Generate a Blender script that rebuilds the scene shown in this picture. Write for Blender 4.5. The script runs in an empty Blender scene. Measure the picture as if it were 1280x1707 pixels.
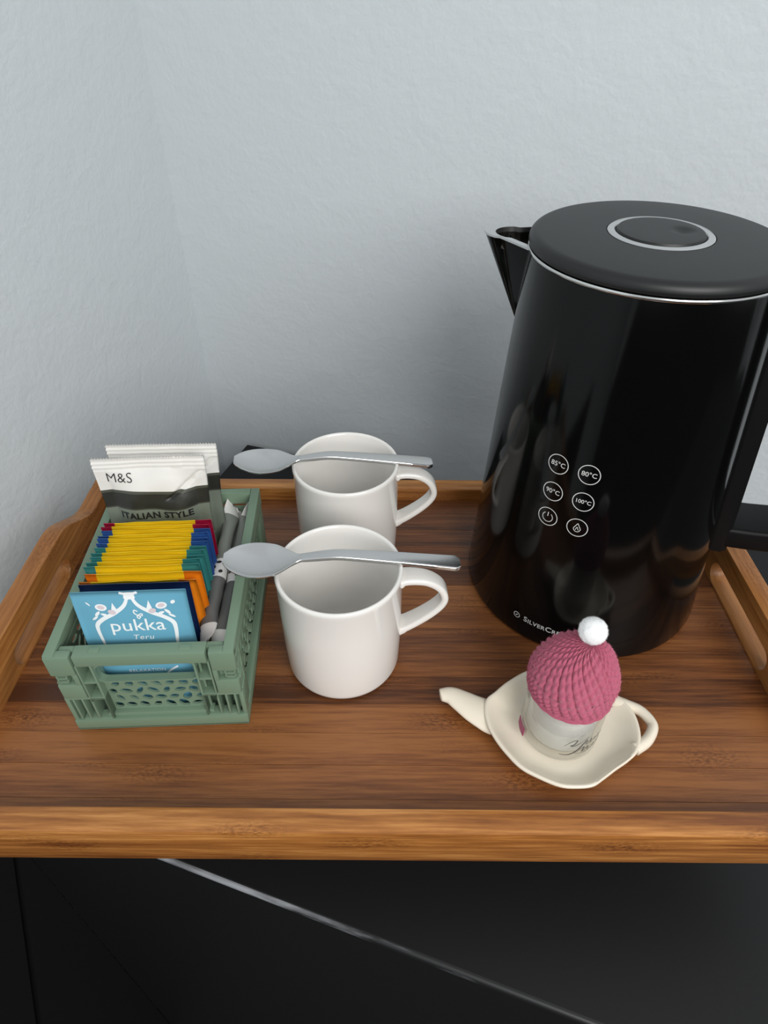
import bpy, bmesh, math, random
import numpy as np
from mathutils import Vector, Matrix, noise

random.seed(7); np.random.seed(7)
S = bpy.context.scene
COL = S.collection
PI = math.pi
def lin(c):
    return tuple(((v/255)/12.92 if v/255 <= .04045 else (((v/255)+.055)/1.055)**2.4) for v in c)

# ------------------------------------------------------------------ camera
TH, ROLL, F, H = .70747, .00327, 1091.07, .39534
fw = Vector((0, math.cos(TH), -math.sin(TH))); rt = Vector((1, 0, 0)); up = rt.cross(fw)
r2 = rt*math.cos(ROLL)+up*math.sin(ROLL); u2 = -rt*math.sin(ROLL)+up*math.cos(ROLL)
cd = bpy.data.cameras.new('camera'); cam = bpy.data.objects.new('camera', cd); COL.objects.link(cam)
cd.sensor_fit = 'VERTICAL'; cd.sensor_height = 36; cd.lens = 36*F/1707; cd.clip_start = .01
M = Matrix((r2, u2, -fw)).transposed().to_4x4(); M.translation = Vector((0, 0, H)); cam.matrix_world = M
S.camera = cam

# ------------------------------------------------------------------ light
w = bpy.data.worlds.new('world'); S.world = w; w.use_nodes = True
bg = w.node_tree.nodes['Background']; bg.inputs[0].default_value = (.92, .965, 1, 1); bg.inputs[1].default_value = .60
def area(name, loc, target, size, power, color=(1, 1, 1), sy=None):
    l = bpy.data.lights.new(name, 'AREA'); l.energy = power; l.color = color; l.size = size
    if sy: l.shape = 'RECTANGLE'; l.size_y = sy
    o = bpy.data.objects.new(name, l); COL.objects.link(o); o.location = loc
    o.rotation_euler = (Vector(target)-Vector(loc)).to_track_quat('-Z', 'Y').to_euler()
    return o
area('window_light', (.66, -1.15, 1.08), (.05, .45, .05), 1.2, 28.5, (1, .985, .96), 1.0)
S.view_settings.view_transform = 'Standard'; S.view_settings.look = 'None'
S.view_settings.exposure = 0; S.view_settings.gamma = 1
S.view_settings.use_curve_mapping = False

# ------------------------------------------------------------------ materials
def mat(name, rgb, rough=.5, metal=0, coat=0, spec=.5, bump=None, trans=0, sheen=0, sss=0, ior=None):
    m = bpy.data.materials.new(name); m.use_nodes = True
    n = m.node_tree.nodes; L = m.node_tree.links; b = n['Principled BSDF']
    b.inputs['Base Color'].default_value = (*lin(rgb), 1)
    b.inputs['Roughness'].default_value = rough; b.inputs['Metallic'].default_value = metal
    b.inputs['Coat Weight'].default_value = coat; b.inputs['Coat Roughness'].default_value = .03
    b.inputs['Specular IOR Level'].default_value = spec
    b.inputs['Transmission Weight'].default_value = trans
    b.inputs['Sheen Weight'].default_value = sheen
    if ior: b.inputs['IOR'].default_value = ior
    if sss:
        b.inputs['Subsurface Weight'].default_value = sss; b.inputs['Subsurface Radius'].default_value = (.004, .003, .002)
        b.inputs['Subsurface Scale'].default_value = 1
    if bump:
        sc, st, dist, detail = bump
        tc = n.new('ShaderNodeTexCoord'); nz = n.new('ShaderNodeTexNoise'); bp = n.new('ShaderNodeBump')
        nz.inputs['Scale'].default_value = sc; nz.inputs['Detail'].default_value = detail
        bp.inputs['Strength'].default_value = st; bp.inputs['Distance'].default_value = dist
        L.new(tc.outputs['Object'], nz.inputs['Vector']); L.new(nz.outputs['Fac'], bp.inputs['Height'])
        L.new(bp.outputs['Normal'], b.inputs['Normal'])
    return m

def bamboo(name, c1, c2, c3, axis, rough=.42, knots=True):
    """strip bamboo: long fibres along the axis, faint knuckle marks, tone varying from strip to strip"""
    m = bpy.data.materials.new(name); m.use_nodes = True
    n = m.node_tree.nodes; L = m.node_tree.links; b = n['Principled BSDF']
    tc = n.new('ShaderNodeTexCoord'); mp = n.new('ShaderNodeMapping'); oi = n.new('ShaderNodeObjectInfo')
    off = n.new('ShaderNodeVectorMath'); off.operation = 'MULTIPLY_ADD'
    cmb = n.new('ShaderNodeCombineXYZ')
    L.new(oi.outputs['Random'], cmb.inputs[0]); L.new(oi.outputs['Random'], cmb.inputs[1])
    L.new(cmb.outputs[0], off.inputs[0]); off.inputs[1].default_value = (7.3, 3.1, 1.7)
    L.new(tc.outputs['Object'], off.inputs[2])
    L.new(off.outputs[0], mp.inputs['Vector'])
    sc = [420, 420, 420]; sc[axis] = 20
    mp.inputs['Scale'].default_value = sc
    n1 = n.new('ShaderNodeTexNoise'); n1.inputs['Scale'].default_value = 1; n1.inputs['Detail'].default_value = 5; n1.inputs['Roughness'].default_value = .65
    L.new(mp.outputs[0], n1.inputs['Vector'])
    mp2 = n.new('ShaderNodeMapping'); sc2 = [70, 70, 70]; sc2[axis] = 3.2; mp2.inputs['Scale'].default_value = sc2
    L.new(off.outputs[0], mp2.inputs['Vector'])
    n2 = n.new('ShaderNodeTexNoise'); n2.inputs['Scale'].default_value = 1; n2.inputs['Detail'].default_value = 3
    L.new(mp2.outputs[0], n2.inputs['Vector'])
    ad = n.new('ShaderNodeMath'); ad.operation = 'MULTIPLY_ADD'; ad.inputs[1].default_value = .55
    L.new(n1.outputs['Fac'], ad.inputs[0])
    h2 = n.new('ShaderNodeMath'); h2.operation = 'MULTIPLY'; h2.inputs[1].default_value = .55
    L.new(n2.outputs['Fac'], h2.inputs[0]); L.new(h2.outputs[0], ad.inputs[2])
    rn = n.new('ShaderNodeMath'); rn.operation = 'MULTIPLY_ADD'; rn.inputs[1].default_value = .22
    L.new(oi.outputs['Random'], rn.inputs[0])
    sb = n.new('ShaderNodeMath'); sb.operation = 'SUBTRACT'; sb.inputs[1].default_value = .11
    L.new(ad.outputs[0], sb.inputs[0]); L.new(sb.outputs[0], rn.inputs[2])
    cr = n.new('ShaderNodeValToRGB'); e = cr.color_ramp.elements
    e[0].position = .37; e[0].color = (*lin(c1), 1); e[1].position = .67; e[1].color = (*lin(c3), 1)
    x = cr.color_ramp.elements.new(.52); x.color = (*lin(c2), 1)
    L.new(rn.outputs[0], cr.inputs[0])
    last = cr.outputs[0]
    if knots:   # knuckles: small darker speckled patches, sparse
        mp3 = n.new('ShaderNodeMapping'); sc3 = [34, 34, 34]; sc3[axis] = 11; mp3.inputs['Scale'].default_value = sc3
        L.new(off.outputs[0], mp3.inputs['Vector'])
        vo = n.new('ShaderNodeTexVoronoi'); vo.inputs['Scale'].default_value = 1; L.new(mp3.outputs[0], vo.inputs['Vector'])
        mp4 = n.new('ShaderNodeMapping'); sc4 = [900, 900, 900]; sc4[axis] = 330; mp4.inputs['Scale'].default_value = sc4
        L.new(off.outputs[0], mp4.inputs['Vector'])
        n4 = n.new('ShaderNodeTexNoise'); n4.inputs['Scale'].default_value = 1; n4.inputs['Detail'].default_value = 2
        L.new(mp4.outputs[0], n4.inputs['Vector'])
        r1 = n.new('ShaderNodeMapRange'); r1.inputs[1].default_value = .36; r1.inputs[2].default_value = .02; r1.inputs[3].default_value = 0; r1.inputs[4].default_value = 1
        L.new(vo.outputs['Distance'], r1.inputs[0])
        r4 = n.new('ShaderNodeMapRange'); r4.inputs[1].default_value = .42; r4.inputs[2].default_value = .62
        L.new(n4.outputs['Fac'], r4.inputs[0])
        mu = n.new('ShaderNodeMath'); mu.operation = 'MULTIPLY'; L.new(r1.outputs[0], mu.inputs[0]); L.new(r4.outputs[0], mu.inputs[1])
        mx = n.new('ShaderNodeMix'); mx.data_type = 'RGBA'; mx.blend_type = 'MULTIPLY'
        L.new(mu.outputs[0], mx.inputs['Factor']); L.new(last, mx.inputs['A']); mx.inputs['B'].default_value = (.36, .28, .22, 1)
        last = mx.outputs['Result']
    L.new(last, b.inputs['Base Color'])
    b.inputs['Roughness'].default_value = rough
    bp = n.new('ShaderNodeBump'); bp.inputs['Strength'].default_value = .12; bp.inputs['Distance'].default_value = .0004
    L.new(n1.outputs['Fac'], bp.inputs['Height']); L.new(bp.outputs[0], b.inputs['Normal'])
    return m

M_ = {}
M_['wall'] = mat('wall_paint', (205, 211, 214), .62, spec=.3)
def wall_bump(m):
    n = m.node_tree.nodes; L = m.node_tree.links; b = n['Principled BSDF']
    tc = n.new('ShaderNodeTexCoord'); a = n.new('ShaderNodeTexNoise'); a.inputs['Scale'].default_value = 190; a.inputs['Detail'].default_value = 4
    c = n.new('ShaderNodeTexNoise'); c.inputs['Scale'].default_value = 38; c.inputs['Detail'].default_value = 3; c.inputs['Distortion'].default_value = .6
    L.new(tc.outputs['Object'], a.inputs['Vector']); L.new(tc.outputs['Object'], c.inputs['Vector'])
    s = n.new('ShaderNodeMath'); s.operation = 'MULTIPLY_ADD'; s.inputs[1].default_value = .5
    L.new(a.outputs['Fac'], s.inputs[0]); L.new(c.outputs['Fac'], s.inputs[2])
    p = n.new('ShaderNodeBump'); p.inputs['Strength'].default_value = .55; p.inputs['Distance'].default_value = .0016
    L.new(s.outputs[0], p.inputs['Height']); L.new(p.outputs[0], b.inputs['Normal'])
wall_bump(M_['wall'])
M_['ceramic'] = mat('white_glaze', (233, 230, 225), .16, coat=.4, spec=.5)
M_['cream'] = mat('cream_glaze', (236, 225, 206), .22, coat=.35)
M_['black_gloss'] = mat('black_gloss_lacquer', (7, 7, 7), .11, spec=.26)
M_['black_matte'] = mat('black_matte_plastic', (20, 21, 22), .46, spec=.5)
M_['black_plastic'] = mat('black_handle_plastic', (11, 11, 12), .45, spec=.2)
M_['chrome'] = mat('chrome', (222, 222, 220), .16, 1)
M_['satin'] = mat('satin_steel', (214, 214, 214), .3, 1)
M_['dark_steel'] = mat('dark_steel', (92, 88, 84), .3, 1)
M_['spoon'] = mat('spoon_steel', (214, 213, 212), .24, 1, bump=(900, .04, .0003, 1))
M_['print'] = mat('pale_grey_print', (205, 205, 203), .5)
M_['sage'] = mat('sage_plastic', (115, 138, 116), .42, spec=.45)
M_['white_print'] = mat('white_print', (236, 240, 242), .5)
M_['pink_print'] = mat('blush_print', (214, 200, 205), .5)
M_['blue'] = mat('sky_blue_paper', (104, 168, 194), .38, bump=(240, .08, .0008, 2))
M_['navy'] = mat('navy_paper', (24, 44, 88), .4)
M_['yellow'] = mat('yellow_paper', (255, 218, 34), .26, bump=(160, .12, .001, 2))
M_['crimson'] = mat('crimson_paper', (170, 24, 62), .34)
M_['royal'] = mat('blue_end_paper', (52, 96, 168), .34)
M_['teal'] = mat('teal_end_paper', (62, 142, 140), .34)
M_['orange'] = mat('orange_end_paper', (232, 128, 24), .3, bump=(300, .2, .001, 2))
M_['stick'] = mat('grey_stick_paper', (124, 127, 120), .5, bump=(200, .15, .001, 2))
M_['stick_dark'] = mat('dark_grey_stick_paper', (98, 98, 96), .5, bump=(200, .15, .001, 2))
M_['stick_white'] = mat('white_stick_paper', (226, 224, 220), .5, bump=(300, .2, .001, 2))
M_['ink'] = mat('black_ink', (26, 26, 28), .5)
M_['greyink'] = mat('grey_ink', (74, 70, 68), .4)
M_['knit'] = mat('pink_yarn', (180, 88, 112), .85, sheen=.35, bump=(1800, .5, .0005, 2))
M_['pom'] = mat('white_pompom_fibre', (246, 246, 246), .9, sheen=.3)
M_['fill'] = mat('white_wax', (238, 238, 234), .45)
M_['magenta'] = mat('magenta_paper', (150, 50, 92), .5)
def clear_glass():
    m = bpy.data.materials.new('clear_glass'); m.use_nodes = True; n = m.node_tree.nodes; L = m.node_tree.links
    n.remove(n['Principled BSDF']); o = n['Material Output']
    t = n.new('ShaderNodeBsdfTransparent'); t.inputs[0].default_value = (.985, .99, .985, 1)
    g = n.new('ShaderNodeBsdfGlossy'); g.inputs['Roughness'].default_value = .02
    lw = n.new('ShaderNodeLayerWeight'); lw.inputs[0].default_value = .25; pw = n.new('ShaderNodeMath'); pw.operation = 'MULTIPLY_ADD'; pw.inputs[1].default_value = .5; pw.inputs[2].default_value = .03
    mx = n.new('ShaderNodeMixShader'); L.new(lw.outputs['Facing'], pw.inputs[0])
    L.new(pw.outputs[0], mx.inputs[0]); L.new(t.outputs[0], mx.inputs[1]); L.new(g.outputs[0], mx.inputs[2]); L.new(mx.outputs[0], o.inputs[0]); return m
M_['glass'] = clear_glass()
M_['cab'] = mat('black_painted_board', (21, 21, 22), .48, spec=.32, bump=(60, .06, .001, 4))
M_['gap'] = mat('dark_joint', (5, 5, 5), .8)
M_['floor_in'] = mat('dark_carpet', (34, 32, 30), .9)
M_['plank'] = bamboo('bamboo_floor_strip', (74, 40, 18), (116, 68, 33), (146, 92, 48), 0, .4)
M_['rail'] = bamboo('bamboo_rail_x', (120, 68, 28), (164, 104, 48), (204, 142, 78), 0, .34)
M_['rail_y'] = bamboo('bamboo_rail_y', (110, 62, 26), (150, 94, 44), (178, 120, 64), 1, .42)

def pale_edge():  # black edge colour with grey streaks, paler towards the left
    m = mat('streaked_black_edge', (28, 28, 29), .38)
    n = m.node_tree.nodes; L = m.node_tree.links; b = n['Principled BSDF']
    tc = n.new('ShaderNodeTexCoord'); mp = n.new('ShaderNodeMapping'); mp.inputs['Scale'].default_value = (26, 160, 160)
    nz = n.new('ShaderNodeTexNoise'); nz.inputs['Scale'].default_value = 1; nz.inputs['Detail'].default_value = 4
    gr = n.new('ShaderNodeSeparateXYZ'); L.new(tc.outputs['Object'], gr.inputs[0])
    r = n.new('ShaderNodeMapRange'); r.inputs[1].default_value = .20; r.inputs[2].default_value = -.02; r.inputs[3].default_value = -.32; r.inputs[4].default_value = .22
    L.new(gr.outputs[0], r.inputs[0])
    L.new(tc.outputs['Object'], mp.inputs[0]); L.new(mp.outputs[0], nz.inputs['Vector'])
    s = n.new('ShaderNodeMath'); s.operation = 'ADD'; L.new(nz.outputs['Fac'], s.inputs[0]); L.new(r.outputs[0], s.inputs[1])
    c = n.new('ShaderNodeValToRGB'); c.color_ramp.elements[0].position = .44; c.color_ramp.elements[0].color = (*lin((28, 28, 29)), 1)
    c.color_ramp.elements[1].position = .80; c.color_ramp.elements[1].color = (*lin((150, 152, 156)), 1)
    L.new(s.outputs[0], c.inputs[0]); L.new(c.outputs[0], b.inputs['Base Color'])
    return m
M_['streaked'] = pale_edge()

# ------------------------------------------------------------------ mesh helpers
def link(name, me, m=None, parent=None, smooth=False, angle=None):
    me.name = name
    o = bpy.data.objects.new(name, me); COL.objects.link(o)
    if m is not None:
        for x in (m if isinstance(m, (list, tuple)) else [m]): me.materials.append(x)
    if parent: o.parent = parent
    if smooth: me.shade_smooth()
    if angle is not None:
        me.shade_smooth(); me.set_sharp_from_angle(angle=math.radians(angle))
    return o
def empty(name, loc, rz, label, cat, group=None):
    o = bpy.data.objects.new(name, None); COL.objects.link(o); o.empty_display_size = .02
    o.location = loc; o.rotation_euler = (0, 0, rz); o['label'] = label; o['category'] = cat
    if group: o['group'] = group
    return o
def mesh(v, f):
    me = bpy.data.meshes.new('m'); me.from_pydata([tuple(p) for p in v], [], [tuple(q) for q in f]); me.update(); return me
def fixn(me):
    bm = bmesh.new(); bm.from_mesh(me); bmesh.ops.remove_doubles(bm, verts=bm.verts, dist=1e-7); bmesh.ops.recalc_face_normals(bm, faces=bm.faces); bm.to_mesh(me); bm.free(); return me
class MB:
    """collects boxes, lofts, grids into ONE mesh"""
    def __init__(s): s.v = []; s.f = []
    def add(s, v, f):
        n = len(s.v); s.v += [tuple(p) for p in v]; s.f += [tuple(i+n for i in q) for q in f]; return s
    def addmesh(s, me, fn=None):
        v = [tuple(x.co) for x in me.vertices]
        if fn: v = [fn(*p) for p in v]
        return s.add(v, [tuple(p.vertices) for p in me.polygons])
    def box(s, x0, x1, y0, y1, z0, z1, bev=0):
        bm = bmesh.new(); bmesh.ops.create_cube(bm, size=1)
        for q in bm.verts: q.co = ((x0+x1)/2+q.co.x*(x1-x0), (y0+y1)/2+q.co.y*(y1-y0), (z0+z1)/2+q.co.z*(z1-z0))
        if bev: bmesh.ops.bevel(bm, geom=bm.edges[:], offset=bev, segments=2, affect='EDGES', profile=.6)
        bm.verts.index_update()
        s.add([tuple(q.co) for q in bm.verts], [[q.index for q in f.verts] for f in bm.faces]); bm.free(); return s
    def loft(s, rings, caps=True, closed=True):
        n = len(rings[0]); v = [p for r in rings for p in r]; f = []
        for i in range(len(rings)-1):
            for j in range(n if closed else n-1):
                k = (j+1) % n
                f.append((i*n+j, i*n+k, (i+1)*n+k, (i+1)*n+j))
        if caps: f.append(tuple(range(n))[::-1]); f.append(tuple((len(rings)-1)*n+j for j in range(n)))
        return s.add(v, f)
    def lathe(s, prof, n=72, cx=0, cy=0, caps=True):
        return s.loft([[(cx+r*math.cos(2*PI*j/n), cy+r*math.sin(2*PI*j/n), z) for j in range(n)] for r, z in prof], caps)
    def build(s, fn=None): 
        me = mesh([fn(*p) for p in s.v] if fn else s.v, s.f); return fixn(me)
def smooth_curve(pts, n=8, closed=True):
    P = [Vector(p) for p in pts]; N = len(P); out = []
    for i in range(N if closed else N-1):
        g = lambda k: P[k % N] if closed else P[min(max(k, 0), N-1)]
        a, b, c, d = g(i-1), g(i), g(i+1), g(i+2)
        for k in range(n):
            t = k/n
            out.append(.5*((2*b)+(c-a)*t+(2*a-5*b+4*c-d)*t*t+(3*b-a-3*c+d)*t**3))
    if not closed: out.append(P[-1])
    return out
def rrect(w, h, r, n=5):
    o = []
    for cx, cy, a0 in ((w/2-r, h/2-r, 0), (-w/2+r, h/2-r, 90), (-w/2+r, -h/2+r, 180), (w/2-r, -h/2+r, 270)):
        for k in range(n+1):
            a = math.radians(a0+90*k/n); o.append((cx+r*math.cos(a), cy+r*math.sin(a)))
    return o
def shape2d(outlines, ext=0, bev=0):
    """closed outlines (later ones inside the first are holes) -> mesh in the XY plane, thickness 2*ext"""
    cu = bpy.data.curves.new('c', 'CURVE'); cu.dimensions = '2D'; cu.fill_mode = 'BOTH'; cu.extrude = max(ext-bev, 0); cu.bevel_depth = bev; cu.bevel_resolution = 1
    if bev: cu.offset = -bev
    for ol in outlines:
        sp = cu.splines.new('POLY'); sp.points.add(len(ol)-1); sp.use_cyclic_u = True
        for p, q in zip(sp.points, ol): p.co = (q[0], q[1], 0, 1)
    return curve_mesh(cu)
def curve_mesh(cu):
    o = bpy.data.objects.new('tmp', cu); COL.objects.link(o)
    dg = bpy.context.evaluated_depsgraph_get(); dg.update()
    me = bpy.data.meshes.new_from_object(o.evaluated_get(dg))
    bpy.data.objects.remove(o); bpy.data.curves.remove(cu); return me
def text_mesh(s, size, spacing=1, bold=0, caps=False):
    cu = bpy.data.curves.new('t', 'FONT'); cu.body = s; cu.size = size; cu.align_x = 'CENTER'; cu.align_y = 'CENTER'; cu.space_character = spacing
    cu.resolution_u = 3; cu.offset = bold
    if caps:
        cu.small_caps_scale = .78
        for q in cu.body_format: q.use_small_caps = True
    me = curve_mesh(cu)
    bm = bmesh.new(); bm.from_mesh(me); bmesh.ops.remove_doubles(bm, verts=bm.verts, dist=1e-7)
    bmesh.ops.triangulate(bm, faces=bm.faces[:]); bm.to_mesh(me); bm.free(); return me
def ribbon(mb, pts, w0, fn, w1=None, smooth=True, n=8):
    """flat stroke along 2D points (width w0 -> profile), mapped by fn(x,y)"""
    P = smooth_curve([(p[0], p[1], 0) for p in pts], n, False) if smooth else [Vector((p[0], p[1], 0)) for p in pts]
    v = []; f = []; N = len(P)
    for i, p in enumerate(P):
        t = (P[min(i+1, N-1)]-P[max(i-1, 0)]).normalized(); nn = Vector((-t.y, t.x, 0))
        s = i/(N-1); wd = w0(s) if callable(w0) else (w0 if w1 is None else w0+(w1-w0)*s)
        v += [fn(*(p+nn*wd/2).xy), fn(*(p-nn*wd/2).xy)]
    for i in range(N-1): f.append((2*i, 2*i+1, 2*i+3, 2*i+2))
    mb.add(v, f)
def ring2d(mb, cx, cy, r, w, fn, n=40, a0=0, a1=2*PI):
    v = []; f = []
    for i in range(n+1):
        a = a0+(a1-a0)*i/n
        for q in (r+w/2, r-w/2): v.append(fn(cx+q*math.cos(a), cy+q*math.sin(a)))
    for i in range(n): f.append((2*i, 2*i+1, 2*i+3, 2*i+2))
    mb.add(v, f)
def blob2d(mb, cx, cy, rx, ry, rot, fn, n=20, leaf=False):
    v = []
    for i in range(n):
        a = 2*PI*i/n; x = rx*math.cos(a); y = ry*math.sin(a)*(abs(math.sin(a))**.6 if leaf else 1)
        v.append(fn(cx+x*math.cos(rot)-y*math.sin(rot), cy+x*math.sin(rot)+y*math.cos(rot)))
    mb.add(v+[fn(cx, cy)], [(i, (i+1) % n, n) for i in range(n)])
def flat(mb): return mesh(mb.v, mb.f)       # a print: no welding
def tube(mb, path, rad, n=12, caps=True):
    """round tube along 3D points; rad number or list"""
    P = [Vector(p) for p in path]; N = len(P); rings = []; up0 = None
    for i, p in enumerate(P):
        t = (P[min(i+1, N-1)]-P[max(i-1, 0)]).normalized()
        if up0 is None: up0 = t.orthogonal().normalized()
        up0 = (up0-t*up0.dot(t)).normalized(); s = t.cross(up0)
        r = rad[i] if isinstance(rad, (list, tuple)) else rad
        rings.append([tuple(p+up0*r*math.cos(2*PI*k/n)+s*r*math.sin(2*PI*k/n)) for k in range(n)])
    mb.loft(rings, caps)

# ------------------------------------------------------------------ the room
ZT = -.112                         # table top
TB = -.0237                        # underside of the tray
HD = math.radians(18.0)
uL = Vector((math.sin(HD), math.cos(HD))); vB = Vector((math.cos(HD), -math.sin(HD)))
PL = Vector((-.250, .6849)); PB = Vector((.4168, .5439))
den = uL.x*(-vB.y)-uL.y*(-vB.x); dd = PB-PL
sI = (dd.x*(-vB.y)-dd.y*(-vB.x))/den
CORNER = PL+uL*sI
FLOORZ = -.95
def struct(name, me, m):
    o = link(name, me, m); o['kind'] = 'structure'; return o
def slab(a, b, inward, t, z0, z1):
    """upright slab from plan point a to b, thickness t away from the room"""
    n = -Vector(inward)*t
    return MB().add([(p.x, p.y, z) for z in (z0, z1) for p in (a, b, b+n, a+n)], [(0, 1, 2, 3), (4, 5, 6, 7), (0, 1, 5, 4), (1, 2, 6, 5), (2, 3, 7, 6), (3, 0, 4, 7)]).build()
struct('wall_left', slab(CORNER-uL*2.4, CORNER+uL*.0, (vB.x, vB.y), .08, FLOORZ, 1.55), M_['wall'])
struct('wall_back', slab(CORNER-vB*.08, CORNER+vB*2.6, (-uL.x, -uL.y), .08, FLOORZ, 1.55), M_['wall'])
fc = CORNER+vB*1.2-uL*1.2
struct('floor', MB().box(-1.4, 4.4, -4.6, 1.4, -.05, 0).build(lambda x, y, z: (fc.x+x*vB.x+y*uL.x, fc.y+x*vB.y+y*uL.y, FLOORZ+z)), M_['floor_in'])

# ------------------------------------------------------------------ cabinet  (local x along its front, y to the back)
k = (H-ZT)/(H+.0237)
FR = Vector((-.073*k, .1458*k))           # a point on the front edge
cab = empty('cabinet', (FR.x, FR.y, FLOORZ), -math.radians(18.5), 'black painted wooden cabinet under the bamboo tray, streaked pale front edge', 'cabinet')
ca, sa = math.cos(math.radians(18.5)), math.sin(math.radians(18.5))
def w2c(x, y): dx, dy = x-FR.x, y-FR.y; return dx*ca-dy*sa, dx*sa+dy*ca
topz = ZT-FLOORZ
el = w2c(-.1662*k, .5660*k); cl = w2c(CORNER.x, CORNER.y)
XL = el[0]; YB = cl[1]-.006; XR = 1.15
link('top_panel', MB().box(XL, XR, .0015, YB, topz-.026, topz, .0008).build(), M_['cab'], cab)
# rounded front edge of the top, streaked paler towards the left end
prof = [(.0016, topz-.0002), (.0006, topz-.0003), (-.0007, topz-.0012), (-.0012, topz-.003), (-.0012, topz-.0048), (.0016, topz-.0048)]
link('pale_edge', MB().loft([[(x, a, b) for a, b in prof] for x in np.linspace(XL, XR, 30)]).build(), M_['streaked'], cab, angle=50)
link('edge_strip', MB().box(XL, XR, -.001, .0016, topz-.0262, topz-.0049, .0006).build(), M_['cab'], cab)
link('front_panel', MB().box(XL, XR, .0035, .022, .0, topz-.0262).build(), M_['cab'], cab)
link('side_panel', MB().box(XR-.02, XR, .023, YB, .0, topz-.0265, .0008).build(), M_['cab'], cab)
link('side_panel', MB().box(XL, XL+.02, .023, YB, .0, topz-.0265, .0008).build(), M_['cab'], cab)
# black board standing against the cabinet's left end, in two leaves with a dark slanting joint between them
bx = XL-.0006
brd = empty('board', (FR.x, FR.y, FLOORZ), -math.radians(18.5), 'black painted upright board against left wall, beside the cabinet front', 'board')
def onboard(px, py):
    d = fw+r2*((px-640)/F)-u2*((py-853.5)/F); o = Vector((0, 0, H)); n = Vector((ca, -sa, 0))
    p0 = Vector((FR.x, FR.y, 0))+n*bx; p = o+d*((p0-o).dot(n)/d.dot(n)); return w2c(p.x, p.y)[1], p.z-FLOORZ
(ya, za), (yb_, zb) = onboard(33, 1440), onboard(70, 1707)
(yc, zc), (yd, zd) = onboard(23, 1440), onboard(60, 1707)
at = lambda y0, z0, y1, z1, z: y0+(y1-y0)*(z-z0)/(z1-z0)
bt = topz-.03
def board(pts, x0, x1): return MB().loft([[(x0, a, b) for a, b in pts], [(x1, a, b) for a, b in pts]]).build()
zat = lambda y0, z0, y1, z1, y: z0+(z1-z0)*(y-y0)/(y1-y0)
link('panel', board([(.0030, 0), (.0030, zat(ya, za, yb_, zb, .0030)), (at(ya, za, yb_, zb, 0), 0)], bx-.014, bx), M_['cab'], brd)
link('panel', board([(.0030, zat(yc, zc, yd, zd, .0030)), (.0030, bt), (-.62, bt), (-.62, 0), (at(yc, zc, yd, zd, 0), 0)], bx-.014, bx), M_['cab'], brd)
link('backing', board([(.0030, 0.0), (.0030, bt-.004), (-.619, bt-.004), (-.619, 0)], bx-.02, bx-.0142), M_['gap'], brd)

# ------------------------------------------------------------------ tray
tray = empty('serving_tray', (0, 0, 0), -.0047, 'brown bamboo serving tray with slotted side handles, holding the kettle and mugs', 'tray')
xl, xr, yf, yb, hr, wd = -.262, .2684, .179, .4795, .0137, .015
TZ = TB
# floor strips (grooved joints between them)
edges = [yf-.001]+[.1906+.02246*i for i in range(13)]; edges = [e for e in edges if e < yb-.008]+[yb+.001]
pl = {}
for i in range(len(edges)-1):
    a, b = edges[i], edges[i+1]
    dz = random.uniform(-.00012, .00012)
    me = MB().box(xl-.002, xr+.002, a+.00008, b-.00008, -.012, dz, .00025).build()
    o = link('plank', me, M_['plank'], tray)
link('base_board', MB().box(xl-.004, xr+.004, yf-.006, yb+.006, TZ+.002, -.0121).build(), M_['rail'], tray)
link('front_rail', MB().box(xl-wd, xr+wd, yf-wd, yf, TZ, hr, .0019).build(), M_['rail'], tray, angle=40)
link('back_rail', MB().box(xl-wd, xr+wd, yb, yb+wd, TZ, hr, .0019).build(), M_['rail'], tray, angle=40)
# side boards with a raised hump and a hand slot
ym = .333
def hump(y):
    a = abs(y-ym); 
    if a < .052: return .0392
    if a > .118: return hr
    t = (a-.052)/.066; return .0392+(hr-.0392)*(t*t*(3-2*t))
ys = np.linspace(yf+.0005, yb-.0005, 60)
ol = [(y, hump(y)) for y in ys]+[(yb-.0005, TZ), (yf+.0005, TZ)]
sl = [(ym+p[0], .0108+p[1]) for p in rrect(.1, .0188, .0092, 8)]
sb = shape2d([ol, sl], wd/2, .001)
for xc in (xl-wd/2, xr+wd/2):
    link('side_board', MB().addmesh(sb, lambda a, b, c: (xc+c, a, b)).build(), M_['rail_y'], tray, angle=40)
for xc in (-.19, .19):              # folding stand under the tray, one frame near each end
    for yy in (.262, .44):
        link('leg', MB().box(xc-.009, xc+.009, yy-.012, yy+.012, ZT, TZ+.0019, .001).build(), M_['rail'], tray)
    link('stretcher', MB().box(xc-.006, xc+.006, .275, .427, ZT+.02, ZT+.04, .001).build(), M_['rail_y'], tray)

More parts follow.
